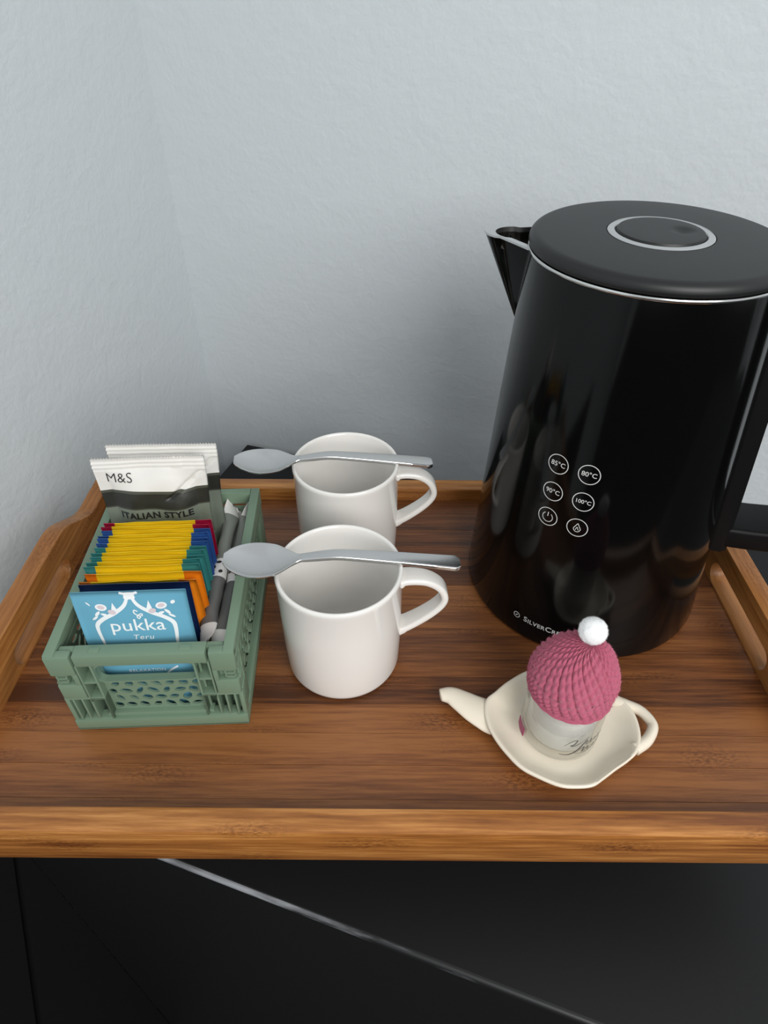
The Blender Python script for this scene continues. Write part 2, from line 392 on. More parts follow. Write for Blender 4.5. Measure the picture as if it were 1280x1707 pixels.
# ------------------------------------------------------------------ mugs
def mug_parts(root):
    R0, Rb, Hm, t = .0415, .0398, .0936, .0028
    pr = [(0, .003), (Rb-.010, .003), (Rb-.009, .0004), (Rb-.0055, 0)]
    for a in np.linspace(-80, 0, 8): pr.append((Rb-.0065+.0068*math.cos(math.radians(a)), .0075+.0075*math.sin(math.radians(a))))
    pr += [(.0405, .018), (.0410, .032), (.0412, .06), (R0-.0003, Hm-.006), (R0+.0003, Hm-.003), (R0, Hm-.0008), (R0-.0010, Hm), (R0-.002, Hm-.0004), (R0-t, Hm-.002),
           (.0386, .06), (.038, .03), (.0365, .014), (.032, .007), (.02, .0058), (0, .0058)]
    link('cup', MB().lathe(pr, 96, caps=False).build(), M_['ceramic'], root, angle=75)
    # flat strap handle: straight out from under the rim, round the bend, slanting back to the foot
    path = smooth_curve([(.0392, 0, .0815), (.0475, 0, .0822), (.058, 0, .0800), (.0665, 0, .0735), (.0703, 0, .0645), (.0685, 0, .0570), (.0615, 0, .0485), (.0505, 0, .0395), (.0395, 0, .0325)], 6, False)
    rings = []
    N = len(path)
    for i, p in enumerate(path):
        tt = (path[min(i+1, N-1)]-path[max(i-1, 0)]).normalized(); nn = Vector((-tt.z, 0, tt.x))
        s = i/(N-1); wid = .0155-.003*math.sin(PI*s)+(.002*(s < .06)); th = .0050+.0012*(s < .05 or s > .95)
        rings.append([tuple(p+nn*b+Vector((0, a, 0))) for a, b in rrect(wid, th, .0021, 4)])
    link('handle', MB().loft(rings).build(), M_['ceramic'], root, angle=60)
m1 = empty('mug', (-.0292, .2985, .0002), math.radians(3), 'white china mug at the front, beside the green crate, spoon across its rim', 'mug', 'white mugs on the tray')
mug_parts(m1)
m2 = empty('mug', (-.0302, .4135, .0002), math.radians(2), 'white china mug behind the other mug, by the tray back rail', 'mug', 'white mugs on the tray')
for ch in list(m1.children):
    c = ch.copy(); COL.objects.link(c); c.parent = m2

# ------------------------------------------------------------------ spoons (local x from bowl tip to handle end)
def sst(q): return .35*q+.65*q*q*(3-2*q)
def spoon_parts(root):
    L, LB = .1535, .050
    def half(x):
        if x < LB:
            t = x/LB; return .0160*(math.sin(PI*min(1, (t*.97+.015))**.86)**.62) if t < .62 else max(.0031, .0160*(math.sin(PI*(.62*.97+.015)**.86)**.62)*(1-sst((t-.62)/.38))+.0031*sst((t-.62)/.38))
        t = (x-LB)/(L-LB); return .0031+(.0063-.0031)*(t**.9)
    def cz(x):     # height of the centre line / rim line
        if x < LB: return .0050-.0018*math.sin(PI*min(1, x/LB)*.8)+.0018*(x/LB)**3
        t = (x-LB)/(L-LB); return .0050-.0018*math.sin(PI*.8)+.0018+.0036*math.sin(min(1, t/.30)*PI/2)-.0085*max(0, (t-.2)/.8)**1.15
    xs = list(np.linspace(.0004, LB, 34))+list(np.linspace(LB, L, 40))[1:]
    NT = 21; top = []; bot = []
    for x in xs:
        h = half(x); 
        if x > L-.003: h *= math.sqrt(max(.25, 1-((x-L+.003)/.003)**2*.55))
        dpt = .0047*math.sin(PI*min(1, (x/LB)))**(.7 if x < LB/2 else 1.15) if x < LB else 0
        th = .0011 if x < LB*.8 else .0011+.0013*min(1, (x-LB*.8)/.02)
        for j in range(NT):
            q = -1+2*j/(NT-1); z = cz(x)-dpt*(1-q*q)
            if x >= LB: z += .0004*(1-q*q)
            if abs(q) > .99: z -= .0005
            top.append((x, q*h, z)); bot.append((x, q*(h-.0002), z-th))
    n = len(xs); f = []
    B = n*NT
    for i in range(n-1):
        for j in range(NT-1):
            a = i*NT+j; f.append((a, a+NT, a+NT+1, a+1)); f.append((B+a, B+a+1, B+a+NT+1, B+a+NT))
    for i in range(n-1):
        for j in (0, NT-1):
            a = i*NT+j; f.append((a, B+a, B+a+NT, a+NT))
    for j in range(NT-1):
        for i in (0, n-1): a = i*NT+j; f.append((a, a+1, B+a+1, B+a))
    me = mesh(top+bot, f); me = fixn(me)
    def low(a, b, half_): return min(p[2] for p in bot if a <= p[0] <= b and abs(p[1]) < half_)
    xl_, xr_ = .0322, .1152                        # where it crosses the two sides of the rim
    za_, zb_ = low(xl_-.003, xl_+.003, .009), low(xr_-.003, xr_+.003, .009)
    pt = (zb_-za_)/(xr_-xl_); root.rotation_euler.y = pt; root.location.z = .0939-za_+pt*xl_
    # bowl and handle as two parts of one piece of steel
    bm = bmesh.new(); bm.from_mesh(me); kill = [q for q in bm.faces if q.calc_center_median().x > LB]; bmesh.ops.delete(bm, geom=kill, context='FACES'); mb_ = bpy.data.meshes.new('b'); bm.to_mesh(mb_); bm.free()
    bm = bmesh.new(); bm.from_mesh(me); kill = [q for q in bm.faces if q.calc_center_median().x <= LB]; bmesh.ops.delete(bm, geom=kill, context='FACES'); mh = bpy.data.meshes.new('h'); bm.to_mesh(mh); bm.free()
    link('bowl', mb_, M_['spoon'], root, angle=50); link('handle', mh, M_['spoon'], root, angle=50)
s1 = empty('teaspoon', (-.1030, .2975, .0928), math.radians(3.2), 'steel teaspoon lying across the front mug, bowl over the green crate', 'spoon', 'teaspoons on the mugs')
spoon_parts(s1)
s2 = empty('teaspoon', (-.1150, .4040, .0928), math.radians(5.2), 'steel teaspoon lying across the rear mug, bowl towards the wall corner', 'spoon', 'teaspoons on the mugs')
for ch in list(s1.children):
    c = ch.copy(); COL.objects.link(c); c.parent = s2
s2.rotation_euler.y = s1.rotation_euler.y; s2.location.z = s1.location.z

# ------------------------------------------------------------------ kettle
KX, KY = .1627, .3865
RB, RT, HK = .0914, .0732, .2635
def kr(z): return RB+(RT-RB)*z/HK
sh = lambda x, y, z: (x-.018*z, y+.008*z, z)         # it leans a hair to the left
ket = empty('electric_kettle', (KX, KY, .0003), 0, 'tall glossy black electric kettle with round temperature buttons, on the tray', 'kettle')
pr = [(0, 0), (kr(0)-.004, 0), (kr(0)-.0022, .0006), (kr(0)-.0008, .002), (kr(.005), .005)]+[(kr(z), z) for z in np.linspace(.02, .2622, 14)]+[(RT-.0015, .2632), (0, .2632)]
link('body', MB().lathe(pr, 128, caps=False).build(sh), M_['black_gloss'], ket, angle=35)
link('rim_ring', MB().lathe([(RT-.004, .2622), (RT+.0002, .2622), (RT+.0006, .2627), (RT+.0006, .2636), (RT+.0002, .2641), (RT-.004, .2647)], 128, caps=False).build(sh), M_['chrome'], ket, angle=40)
RL = .0737
lp = [(0, .2645), (RL-.003, .2645), (RL-.0006, .2650), (RL, .2664)]
for a in np.linspace(0, 90, 8): lp.append((RL-.0055+.0055*math.cos(math.radians(a)), .2672+.0050*math.sin(math.radians(a))))
lp += [(.05, .2730), (.031, .2734), (.0302, .2734), (.0300, .2724), (.0, .2724)]
link('lid', MB().lathe(lp, 128, caps=False).build(sh), M_['black_matte'], ket, angle=40)
btn = link('lid_ring', MB().lathe([(.0252, .2720), (.0252, .2734), (.0258, .2741), (.0288, .2741), (.0296, .2735), (.0296, .2720)], 96, caps=False).build(sh), M_['satin'], ket, angle=40)
# press button with a thumb dimple towards the right
NB = 40; v = []; f = []
for i in range(NB+1):
    r = .0246*i/NB
    for j in range(64):
        a = 2*PI*j/64; x, y = r*math.cos(a), r*math.sin(a)
        d = math.hypot((x-.0125)/.0085, (y+.001)/.0085); z = .2752-.0003*(i/NB)**6-(.0016*(1-d*d)**2 if d < 1 else 0)
        if i == NB: z = .2740
        v.append((x, y, z))
for i in range(NB):
    for j in range(64):
        kk = (j+1) % 64; f.append((i*64+j, (i+1)*64+j, (i+1)*64+kk, i*64+kk))
base = len(v)
for j in range(64): a = 2*PI*j/64; v.append((.0246*math.cos(a), .0246*math.sin(a), .2722))
for j in range(64): kk = (j+1) % 64; f.append((NB*64+j, base+j, base+kk, NB*64+kk))
link('lid_button', fixn(mesh([sh(*p) for p in v], f)), M_['black_matte'], ket, angle=50)
# spout: a V that tapers to nothing down the side
SPH = math.radians(156.5); tipR = .1045
e1 = Vector((math.cos(SPH), math.sin(SPH))); e2 = Vector((-e1.y, e1.x))
def spout_outline(z, inset=0, full=True):
    s = max(0, (z-.205)/(.2635-.205)); R = kr(z); hw = math.radians(23)*s**.8
    tip = R-.001+(tipR-RT)*s**1.0-inset*1.4
    a0 = R*math.cos(hw)-.0035; b0 = max(.0002, R*math.sin(hw)-inset)
    pts = []
    tr = min(.0125*s+.0003, b0*.8)
    for t in np.linspace(0, 1, 7):        # side +
        pts.append((a0+(tip-tr-a0)*t, b0+(tr*.85-b0)*t))
    for a in np.linspace(75, -75, 9): pts.append((tip-tr+tr*math.cos(math.radians(a)), tr*.9*math.sin(math.radians(a))))
    for t in np.linspace(1, 0, 7): pts.append((a0+(tip-tr-a0)*t, -(b0+(tr*.85-b0)*t)))
    return [(e1.x*a+e2.x*b, e1.y*a+e2.y*b, z) for a, b in pts]
zs = [.2055, .215, .225, .235, .245, .255, .2622]
mb = MB().loft([spout_outline(z) for z in zs], caps=False); n0 = len(spout_outline(.25))
sp = link('spout', mb.build(sh), M_['black_gloss'], ket, angle=50)
o_, i_ = spout_outline(.2630), spout_outline(.2630, .0050)
o2 = [(a, b, .2618) for a, b, c in o_]; ii = [(a, b, .2600) for a, b, c in i_]
link('spout_rim', MB().loft([o2, o_, i_, ii], caps=False, closed=False).build(sh), M_['satin'], sp, angle=40)
i3 = [(a, b, .2555) for a, b, c in spout_outline(.2630, .0056)]
link('spout_liner', MB().loft([ii, i3], caps=False, closed=False).add(i3, [tuple(range(len(i3)))]).build(sh), M_['dark_steel'], sp)
# handle: spine on the body, arm below, grip, arm on top (the grip is out of the frame)
HP = math.radians(-17); h1 = Vector((math.cos(HP), math.sin(HP))); h2 = Vector((-h1.y, h1.x))
def hpt(a, b, z): return sh(h1.x*a+h2.x*b, h1.y*a+h2.y*b, z)
rings = []
for z in np.linspace(.066, .2600, 12):
    rr = kr(z); rings.append([hpt(rr+a, b, z) for a, b in ((-.012, -.020), (.004, -.0195), (.0085, -.0165), (.0095, 0), (.0085, .0165), (.004, .0195), (-.012, .020))])
link('handle_spine', MB().loft(rings).build(), M_['black_plastic'], ket, angle=40)
path = smooth_curve([(kr(.078)+.004, 0, .0775), (.112, 0, .079), (.132, 0, .083), (.146, 0, .096), (.150, 0, .115), (.150, 0, .17), (.149, 0, .222), (.142, 0, .243), (.125, 0, .250), (.100, 0, .250), (kr(.25)+.004, 0, .249)], 6, False)
rings = []; N = len(path)
for i, p in enumerate(path):
    t = (path[min(i+1, N-1)]-path[max(i-1, 0)]).normalized(); nn = Vector((-t.z, 0, t.x))
    th = .0175
    rings.append([hpt((p+nn*b).x, a, (p+nn*b).z) for a, b in rrect(.036, th, .003, 3)])
link('handle', MB().loft(rings).build(), M_['black_plastic'], ket, angle=45)
# printed buttons and maker's word
def kmap(phic, zc):
    def fn(x, y, z=0):
        zz = zc+y; r = kr(zz)+.00025; ph = phic+x/r
        return sh(r*math.cos(ph), r*math.sin(ph), zz)
    return fn
for ph, z, txt in ((-130.5, .1553, '85°C'), (-116.4, .1553, '80°C'), (-130.2, .135, '90°C'), (-116.3, .1353, '100°C'), (-130, .1153, None), (-116.2, .1152, 'drop')):
    fn = kmap(math.radians(ph), z); mb = MB()
    ring2d(mb, 0, 0, .0066, .00055, fn, 48)
    if txt is None:
        ring2d(mb, 0, -.0003, .0035, .0005, fn, 30, math.radians(125), math.radians(415))
        ribbon(mb, [(0, .0004), (0, .0036)], .0006, fn, smooth=False)
    elif txt == 'drop':
        ribbon(mb, [(0, .0034), (-.0012, .0012), (-.0022, -.001), (-.0012, -.0028), (0, -.0031), (.0012, -.0028), (.0022, -.001), (.0012, .0012), (0, .0034)], .00045, fn)
        ribbon(mb, [(-.0009, -.0018), (0, .0004), (.0009, -.0018)], .0004, fn)
    else:
        mb.addmesh(text_mesh(txt, .0046 if len(txt) < 5 else .0039, 1.0, .00004), fn)
    link('touch_button', flat(mb), M_['print'], ket)
mb = MB(); fn = kmap(math.radians(-120.6), .0197)
ring2d(mb, -.0215, 0, .0024, .0006, fn, 30); blob2d(mb, -.0215, 0, .0012, .0005, .6, fn)
tm = text_mesh('SilverCrest', .0066, 1.08, .00012, caps=True)
mb.addmesh(tm, lambda x, y, z: fn(x+.0015, y))
link('maker_print', flat(mb), M_['print'], ket)

# ------------------------------------------------------------------ teapot-shaped saucer
SX0, SY0 = .118, .234
sau = empty('teabag_dish', (SX0, SY0, .0002), 0, 'cream teapot-shaped ceramic tea bag dish under the hatted jar', 'dish')
bo = [(.0694, .2535), (.0757, .2590), (.0854, .2672), (.1011, .2766), (.119, .2805), (.139, .2745), (.156, .2600), (.1655, .2450), (.1660, .2290), (.161, .2165), (.1533, .2095), (.1434, .2033), (.1344, .1973), (.127, .1930), (.1177, .1918), (.1066, .1927), (.094, .1984), (.0846, .2044), (.0777, .213), (.0720, .2225), (.0680, .2330), (.0670, .2450)]
bc = smooth_curve([(x-SX0, y-SY0, 0) for x, y in bo], 5)
prof = [(0, .0042), (.3, .0042), (.62, .0044), (.72, .0052), (.82, .0078), (.90, .0112), (.95, .0132), (.98, .0138), (1.0, .0130), (1.0, .0118), (.97, .0098), (.88, .0052), (.78, .0016), (.70, .0002), (.66, 0), (0, 0)]
rings = [[(p.x*t, p.y*t, z) for p in bc] for t, z in prof]
link('dish', MB().loft(rings, caps=False).build(), M_['cream'], sau, angle=70)
cp = smooth_curve([(.0722, .2434, .0096), (.0690, .2442, .0104), (.0610, .2480, .0118), (.0535, .2530, .0126), (.0465, .2575, .0128), (.0405, .2588, .0122), (.0385, .2588, .0119)], 5, False)
rings = []; N = len(cp)
for i, p in enumerate(cp):
    t = (cp[min(i+1, N-1)]-cp[max(i-1, 0)]).normalized(); s = i/(N-1)
    nn = Vector((-t.y, t.x, 0)).normalized(); w_ = .0135*(1-s)**1.15+.0036*(s**.5); h_ = .0040-.0008*s
    if i == N-1: w_ *= .45; h_ *= .5
    rings.append([tuple(p-Vector((SX0, SY0, .0022))+nn*w_*math.cos(a)+Vector((0, 0, h_*math.sin(a)))) for a in np.linspace(0, 2*PI, 17)[:-1]])
link('spout', MB().loft(rings).build(), M_['cream'], sau, smooth=True)
hp = smooth_curve([(.1540, .2560, .0112), (.1635, .2510, .0120), (.1715, .2465, .0122), (.1762, .2385, .0122), (.1755, .2325, .0121), (.1690, .2245, .0118), (.1600, .2195, .0110)], 6, False)
mb = MB(); tube(mb, [p-Vector((SX0, SY0, .002)) for p in hp], [.0044-.0009*math.sin(PI*i/(len(hp)-1)) for i in range(len(hp))], 14)
link('handle', mb.build(), M_['cream'], sau, smooth=True)

# ------------------------------------------------------------------ glass jar + knitted hat
JX, JY, JZ, JR = .1154, .2368, .0046, .0248
jar = empty('glass_jar', (JX, JY, JZ), 0, 'small clear glass jar of white wax with grey script, under the pink hat', 'jar')
gp = [(0, 0), (JR-.004, 0), (JR-.0015, .0008), (JR-.0003, .003), (JR, .006), (JR, .043), (JR-.0015, .047), (JR-.0034, .052), (JR-.0040, .0545), (JR-.0052, .054), (JR-.0048, .050), (JR-.0030, .0440), (JR-.0030, .0085), (JR-.005, .0062), (0, .0062)]
link('glass', MB().lathe(gp, 96, caps=False).build(), M_['glass'], jar, angle=60)
wp = [(0, .0066), (JR-.0056, .0066), (JR-.0036, .0088), (JR-.0034, .042), (0, .042)]
link('wax', MB().lathe(wp, 80, caps=False).build(), M_['fill'], jar, angle=60)
def jmap(phc, zc, off=.00015):
    def fn(x, y, z=0):
        a = phc+x/JR; r = JR+off; return (r*math.cos(a), r*math.sin(a), zc+y)
    return fn
mb = MB(); fn0 = jmap(math.radians(-76), .0185); fn = lambda x, y, z=0: fn0(x*1.3, y*1.3)
thick = lambda a: (lambda s: a*(.25+.75*math.sin(PI*s)))
def stroke(pts, a, dx=0, dy=0): ribbon(mb, [(x+dx, y+dy) for x, y in pts], thick(a), fn)
stroke([(-.0080, .0015), (-.0050, .0058), (-.0026, .0066), (-.0035, .0034), (-.0050, .0022), (-.0028, .0022), (.0004, .0052), (.0020, .0072)], .0007)
stroke([(.0030, .0078), (.0012, .0030), (-.0012, -.0022), (-.0050, -.0056), (-.0094, -.0058)], .0010)
for i in range(5):
    x = .0018+.0024*i
    stroke([(x, .0014), (x+.0006, .0040), (x+.0014, .0042), (x+.0010, .0016), (x+.0024, .0022)], .0006)
stroke([(-.0020, -.0050), (.0012, -.0010), (.0022, -.0006), (.0016, -.0040), (.0034, -.0022), (.0046, -.0012), (.0046, -.0040), (.0070, -.0020)], .0008)
for i in range(3):
    x = .0068+.0022*i
    stroke([(x, -.0036), (x+.0006, -.0012), (x+.0016, -.0014), (x+.0012, -.0036), (x+.0024, -.0026)], .0006)
stroke([(-.0016, -.0054), (.004, -.0050), (.010, -.0036), (.0165, -.0008)], .0006)
link('script_print', flat(mb), M_['greyink'], jar)
tg = empty('paper_tag', (JX, JY, JZ), 0, 'small magenta paper tag between the jar and the dish', 'tag')
mb = MB(); v = []
for r in (JR+.0006, JR+.0011):
    for a in np.linspace(173, 197, 7):
        for z in (.0030, .0105): v.append((r*math.cos(math.radians(a)), r*math.sin(math.radians(a)), z))
f = []
for i in range(6):
    for q in (0, 14): f.append((q+2*i, q+2*i+1, q+2*i+3, q+2*i+2))
    f.append((2*i, 2*i+2, 16+2*i, 14+2*i)); f.append((2*i+1, 2*i+3, 17+2*i, 15+2*i))
f += [(0, 1, 15, 14), (12, 13, 27, 26)]
link('paper', fixn(mesh(v, f)), M_['magenta'], tg)

# hat: rows of V stitches laid out as real relief on a slouching dome
HZ = .046
hat = empty('knitted_hat', (JX-.0002, JY+.0012, JZ+HZ+.001), 0, 'tiny dusty pink knitted bobble hat pulled over the glass jar', 'hat')
NC, NR = 20, 14; UA, UR = NC*20, NR*13
v = []; f = []
def dome(s):       # s 0 hem .. 1 crown -> radius, height
    if s < .35: t = s/.35; return .0252+.0002*math.sin(t*PI*.5), .010*t-.001
    t = (s-.35)/.65; a = t*PI/2
    return max(.0006, .0254*math.cos(a)**1.08), .009+.0284*math.sin(a)**1.25
for i in range(UR+1):
    s = i/UR
    for j in range(UA):
        a = 2*PI*j/UA
        tw = .5*s*s+0.75*s*max(0, math.cos(a-3.6))          # ribs drift round the hat
        cu = (a+tw+.10*math.sin(5*s+2*a))/(2*PI)*NC; fr = cu % 1; row = s*NR
        side = abs(fr-.5)*2                                        # 0 rib centre .. 1 gutter
        leg = .5+.5*math.cos(2*PI*(row+(.55 if fr < .5 else -.55)*side*1.0))
        lobe = math.sin(PI*min(1, (1-side)*.94+.06))**.6 if side < 1 else 0
        strand = (1-abs(2*abs(side-.48))**2)
        hgt = .0017*max(0, strand)*(.18+.82*leg**.8)-.0006*(side > .9)
        if s < .14: hgt = .0012*(.5+.5*math.sin(2*PI*row))*(.6+.4*math.sin(PI*fr)) 
        r, z = dome(s)
        sl = max(0, s-.3)
        wob = 1.01+.02*math.sin(3*a+1)*math.sin(PI*s)+.015*math.sin(5*a+9*s)*math.sin(PI*s)
        nrm = (math.cos(min(1, max(0, (s-.35)/.65))*PI/2), math.sin(min(1, max(0, (s-.35)/.65))*PI/2))
        fade = min(1, r/.008)
        rr = r*wob+hgt*nrm[0]*fade; zz = z+hgt*nrm[1]*fade
        x = rr*math.cos(a)+(.0105*sl**1.25); y = rr*math.sin(a)+.003*sl
        zz += -.0022*math.cos(a+.7)*(1-s)*(0.6)
        v.append((x, y, zz))
for i in range(UR):
    for j in range(UA):
        kk = (j+1) % UA; f.append((i*UA+j, i*UA+kk, (i+1)*UA+kk, (i+1)*UA+j))
f.append(tuple(UR*UA+j for j in range(UA)))
# turned-in hem so that the wool has thickness
b0 = len(v)
for j in range(UA):
    a = 2*PI*j/UA; v.append((.0250*math.cos(a), .0250*math.sin(a), -.0015+.0022*math.cos(a+.7)*-.6))
for j in range(UA): kk = (j+1) % UA; f.append((j, b0+j, b0+kk, kk))
b1 = len(v)
for j in range(UA):
    a = 2*PI*j/UA; v.append((.0250*math.cos(a), .0250*math.sin(a), .013))
for j in range(UA): kk = (j+1) % UA; f.append((b0+j, b1+j, b1+kk, b0+kk))
link('wool', mesh(v, f), M_['knit'], hat, smooth=True)
# loose fibres standing off the wool
mb = MB(); ns = [Vector(p) for p in v[:UA*UR:1]]
for q in range(7000):
    idx = random.randrange(UA*3, UA*(UR-4)); p = Vector(v[idx]); d = (p-Vector((.003, .001, .012))).normalized()
    d = (d+Vector((random.gauss(0, .7), random.gauss(0, .7), random.gauss(0, .7)))).normalized(); t = d.orthogonal().normalized()*.00004
    L_ = random.uniform(.0007, .0017); mid = p+d*L_*.6; e = p+d*L_+Vector((random.gauss(0, .0004), random.gauss(0, .0004), random.gauss(0, .0004)))
    mb.add([p+t, p-t, mid-t, mid+t, e], [(0, 1, 2, 3), (3, 2, 4)])
fz = link('fuzz', flat(mb), M_['knit'], hat); fz['kind'] = 'stuff'
bm = bmesh.new(); bmesh.ops.create_icosphere(bm, subdivisions=4, radius=.0080)
for q in bm.verts: q.co *= 1+.05*noise.noise(q.co*420)+.03*noise.noise(q.co*1200)
me = bpy.data.meshes.new('p'); bm.to_mesh(me); bm.free()
PC = Vector((.0058, .0050, .0462))
pom = link('pompom', me, M_['pom'], hat, smooth=True); pom.location = PC
mb = MB()
for q in range(2600):
    d = Vector((random.gauss(0, 1), random.gauss(0, 1), random.gauss(0, 1))).normalized(); p = d*.0078
    d2 = (d+Vector((random.gauss(0, .35), random.gauss(0, .35), random.gauss(0, .35)))).normalized(); t = d.orthogonal().normalized()*.00007
    mb.add([p+t, p-t, p+d2*random.uniform(.0006, .0013)], [(0, 1, 2)])
fb = link('fibre', flat(mb), M_['pom'], pom); fb['kind'] = 'stuff'

# ------------------------------------------------------------------ green crate (local: x across, y to the back, z up)
CA = math.radians(2.6); CO = Vector((-.1464, .2397, .0002))
cr = empty('storage_crate', CO, CA, 'sage green plastic folding crate packed with tea bags, left on tray', 'crate')
W, LN, HC = .0565, .158, .0775
def c2w(u, vv, z): return Vector((CO.x+u*math.cos(CA)-vv*math.sin(CA), CO.y+u*math.sin(CA)+vv*math.cos(CA), CO.z+z))
G = M_['sage']
def leafy(w, h, rows, cols, seed):
    """holes like leaves scattered over a panel"""
    rs = random.Random(seed); holes = []
    dx, dy = w/cols, h/rows
    for r in range(rows):
        for c in range(cols):
            cx = -w/2+dx*(c+.5+(.25 if r % 2 else -.25)*.8); cy = -h/2+dy*(r+.5); rot = rs.uniform(-1.1, 1.1)
            rx, ry = dx*rs.uniform(.32, .52), dy*.34*rs.uniform(.7, 1.2); pts = []
            for i in range(12):
                a = 2*PI*i/12; x = rx*math.cos(a); y = ry*math.sin(a)*abs(math.sin(a))**.35
                x, y = x*math.cos(rot)-y*math.sin(rot), x*math.sin(rot)+y*math.cos(rot)
                pts.append((max(-w/2+.0006, min(w/2-.0006, cx+x)), max(-h/2+.0005, min(h/2-.0005, cy+y))))
            holes.append(pts)
    return holes
def rect(w, h): return [(-w/2, -h/2), (w/2, -h/2), (w/2, h/2), (-w/2, h/2)]
link('base', MB().box(-W, W, 0, LN, 0, .003, .0008).build(), G, cr)
mb = MB()                                        # foot band round the crate
mb.box(-W, W, 0, .0045, .0002, .0105, .0008); mb.box(-W, W, LN-.0045, LN, .0002, .0105, .0008)
mb.box(-W, -W+.0045, .0045, LN-.0045, .0002, .0105, .0008); mb.box(W-.0045, W, .0045, LN-.0045, .0002, .0105, .0008)
link('foot_band', mb.build(), G, cr, angle=35)
# long sides: rim, pierced panel, raised frame
for sgn, nm in ((-1, 'side_wall'), (1, 'side_wall')):
    pm = shape2d([rect(LN-.012, .052)]+leafy(LN-.018, .046, 7, 15, 3), .0007)
    mb = MB().addmesh(pm, lambda a, b, c: (sgn*(W-.0042)+c, LN/2+a, .0385+b))
    mb.box(min(sgn*W, sgn*(W-.0042)), max(sgn*W, sgn*(W-.0042)), .006, LN-.001, .0625, .0705, .0006)
    mb.box(min(sgn*(W-.0006), sgn*(W-.0046)), max(sgn*(W-.0006), sgn*(W-.0046)), .006, .018, .0105, .064, .0006)
    mb.box(min(sgn*(W-.0006), sgn*(W-.0046)), max(sgn*(W-.0006), sgn*(W-.0046)), LN-.018, LN-.001, .0105, .064, .0006)
    link(nm, mb.build(), G, cr, angle=35)
    mb = MB().box(min(sgn*W, sgn*(W-.0066)), max(sgn*W, sgn*(W-.0066)), .0012, LN, .0700, HC, .0009)
    link('side_rim', mb.build(), G, cr, angle=35)
# far end
pm = shape2d([rect(2*W-.016, .05)]+leafy(2*W-.024, .042, 6, 9, 5), .0007)
mb = MB().addmesh(pm, lambda a, b, c: (a, LN-.004+c, .038+b)); mb.box(-W+.0066, W-.0066, LN-.0065, LN, .067, HC, .0009)
mb.box(-W+.0046, -W+.012, LN-.0055, LN-.0008, .0105, .068, .0006); mb.box(W-.012, W-.0046, LN-.0055, LN-.0008, .0105, .068, .0006)
link('back_wall', mb.build(), G, cr, angle=35)
# near end: pierced panel with a rounded window
win = [(p[0], .0165+p[1]) for p in rrect(.0600, .0155, .0045, 5)]
pm = shape2d([rect(.066, .056)]+[win]+[[(x, y-.0105) for x, y in h_] for h_ in leafy(.060, .030, 4, 7, 11)], .0008)
mb = MB().addmesh(pm, lambda a, b, c: (a, .0072+c, .0400+b))
fr1 = shape2d([[(p[0], .0565+p[1]) for p in rrect(.0632, .0185, .0055, 6)], [(p[0], .0565+p[1]) for p in rrect(.0604, .0158, .0046, 6)]], .0022)
mb.addmesh(fr1, lambda a, b, c: (a, .0052+c, b))
mb.box(-.0345, .0345, .0028, .0085, .0098, .0138, .0005)
link('front_panel', mb.build(), G, cr, angle=35)
mb = MB().box(-.0395, .0395, .0004, .0098, .0672, HC-.0006, .0009)
mb.box(-.030, -.024, .0035, .0075, HC-.001, HC-.0001, .0003).box(.0235, .0305, .0035, .0075, HC-.001, HC-.0001, .0003)
mb.box(-.0495, -.0390, .0062, .0108, .0672, HC-.0022, .0008).box(.0390, .0495, .0062, .0108, .0672, HC-.0022, .0008)
link('front_rim', mb.build(), G, cr, angle=35)
for sg in (-1, 1):
    B = lambda m_, a, b, *r: m_.box(min(sg*a, sg*b), max(sg*a, sg*b), *r)
    mb = MB()                                     # ladder of upright ribs and rungs
    for a, b in ((.0303, .0316), (.0392, .0403)): B(mb, a, b, .0008, .0118, .0105 if a < .035 else .030, .0674, .0003)
    for z in (.0493, .0325): B(mb, .0316, .0392, .0010, .0118, z, z+.0018, .0003)
    B(mb, .0303, .0316, .0008, .0085, .0105, .034, .0003)
    B(mb, .0310, .0400, .0120, .0130, .0105, .0674)
    link('rib_ladder', mb.build(), G, cr, angle=35)
    mb = MB()                                     # corner clip: two blocks, between them a notch with a catch
    B(mb, .0410, W, .0002, .0065, .0590, HC-.0008, .0012)
    B(mb, .0410, W-.0006, .0006, .0065, .0345, .0490, .0012)
    B(mb, .0410, .0440, .0006, .0065, .0485, .0595, .0004)
    B(mb, .0410, W-.002, .0052, .0068, .0485, .0595)
    for z in (.0500, .0535, .0570): B(mb, .0478, W-.0016, .0016, .0060, z, z+.0014, .0003)
    B(mb, .0478, .0490, .0016, .0060, .0500, .0584, .0003); B(mb, W-.0028, W-.0016, .0016, .0060, .0500, .0584, .0003)
    link('corner_clip', mb.build(), G, cr, angle=35)
    mb = MB()                                     # fins under the clip
    for x in (.0392, .0448, .0504): B(mb, x, x+.0013, .0008, .0118, .0112, .0345, .0003)
    B(mb, .0303, .0500, .0008, .0075, .0098, .0118, .0003); B(mb, .0303, .0540, .0010, .0075, .0328, .0346, .0003)
    B(mb, .0310, .0540, .0120, .0130, .0105, .0340)
    B(mb, .0537, W, .0012, .0085, .0100, .0345, .0006)
    link('corner_fins', mb.build(), G, cr, angle=35)
# gussets where the long sides turn the corner
for sg in (-1, 1):
    mb = MB()
    for z in (.036, .0475, .0605, .0690): mb.box(min(sg*(W-.004), sg*(W+.0004)), max(sg*(W-.004), sg*(W+.0004)), .0030, .0125, z, z+.0014, .0004)
    mb.box(min(sg*(W-.004), sg*(W+.0004)), max(sg*(W-.004), sg*(W+.0004)), .0118, .0134, .036, .0705, .0004)
    link('corner_gusset', mb.build(), G, cr, angle=35)

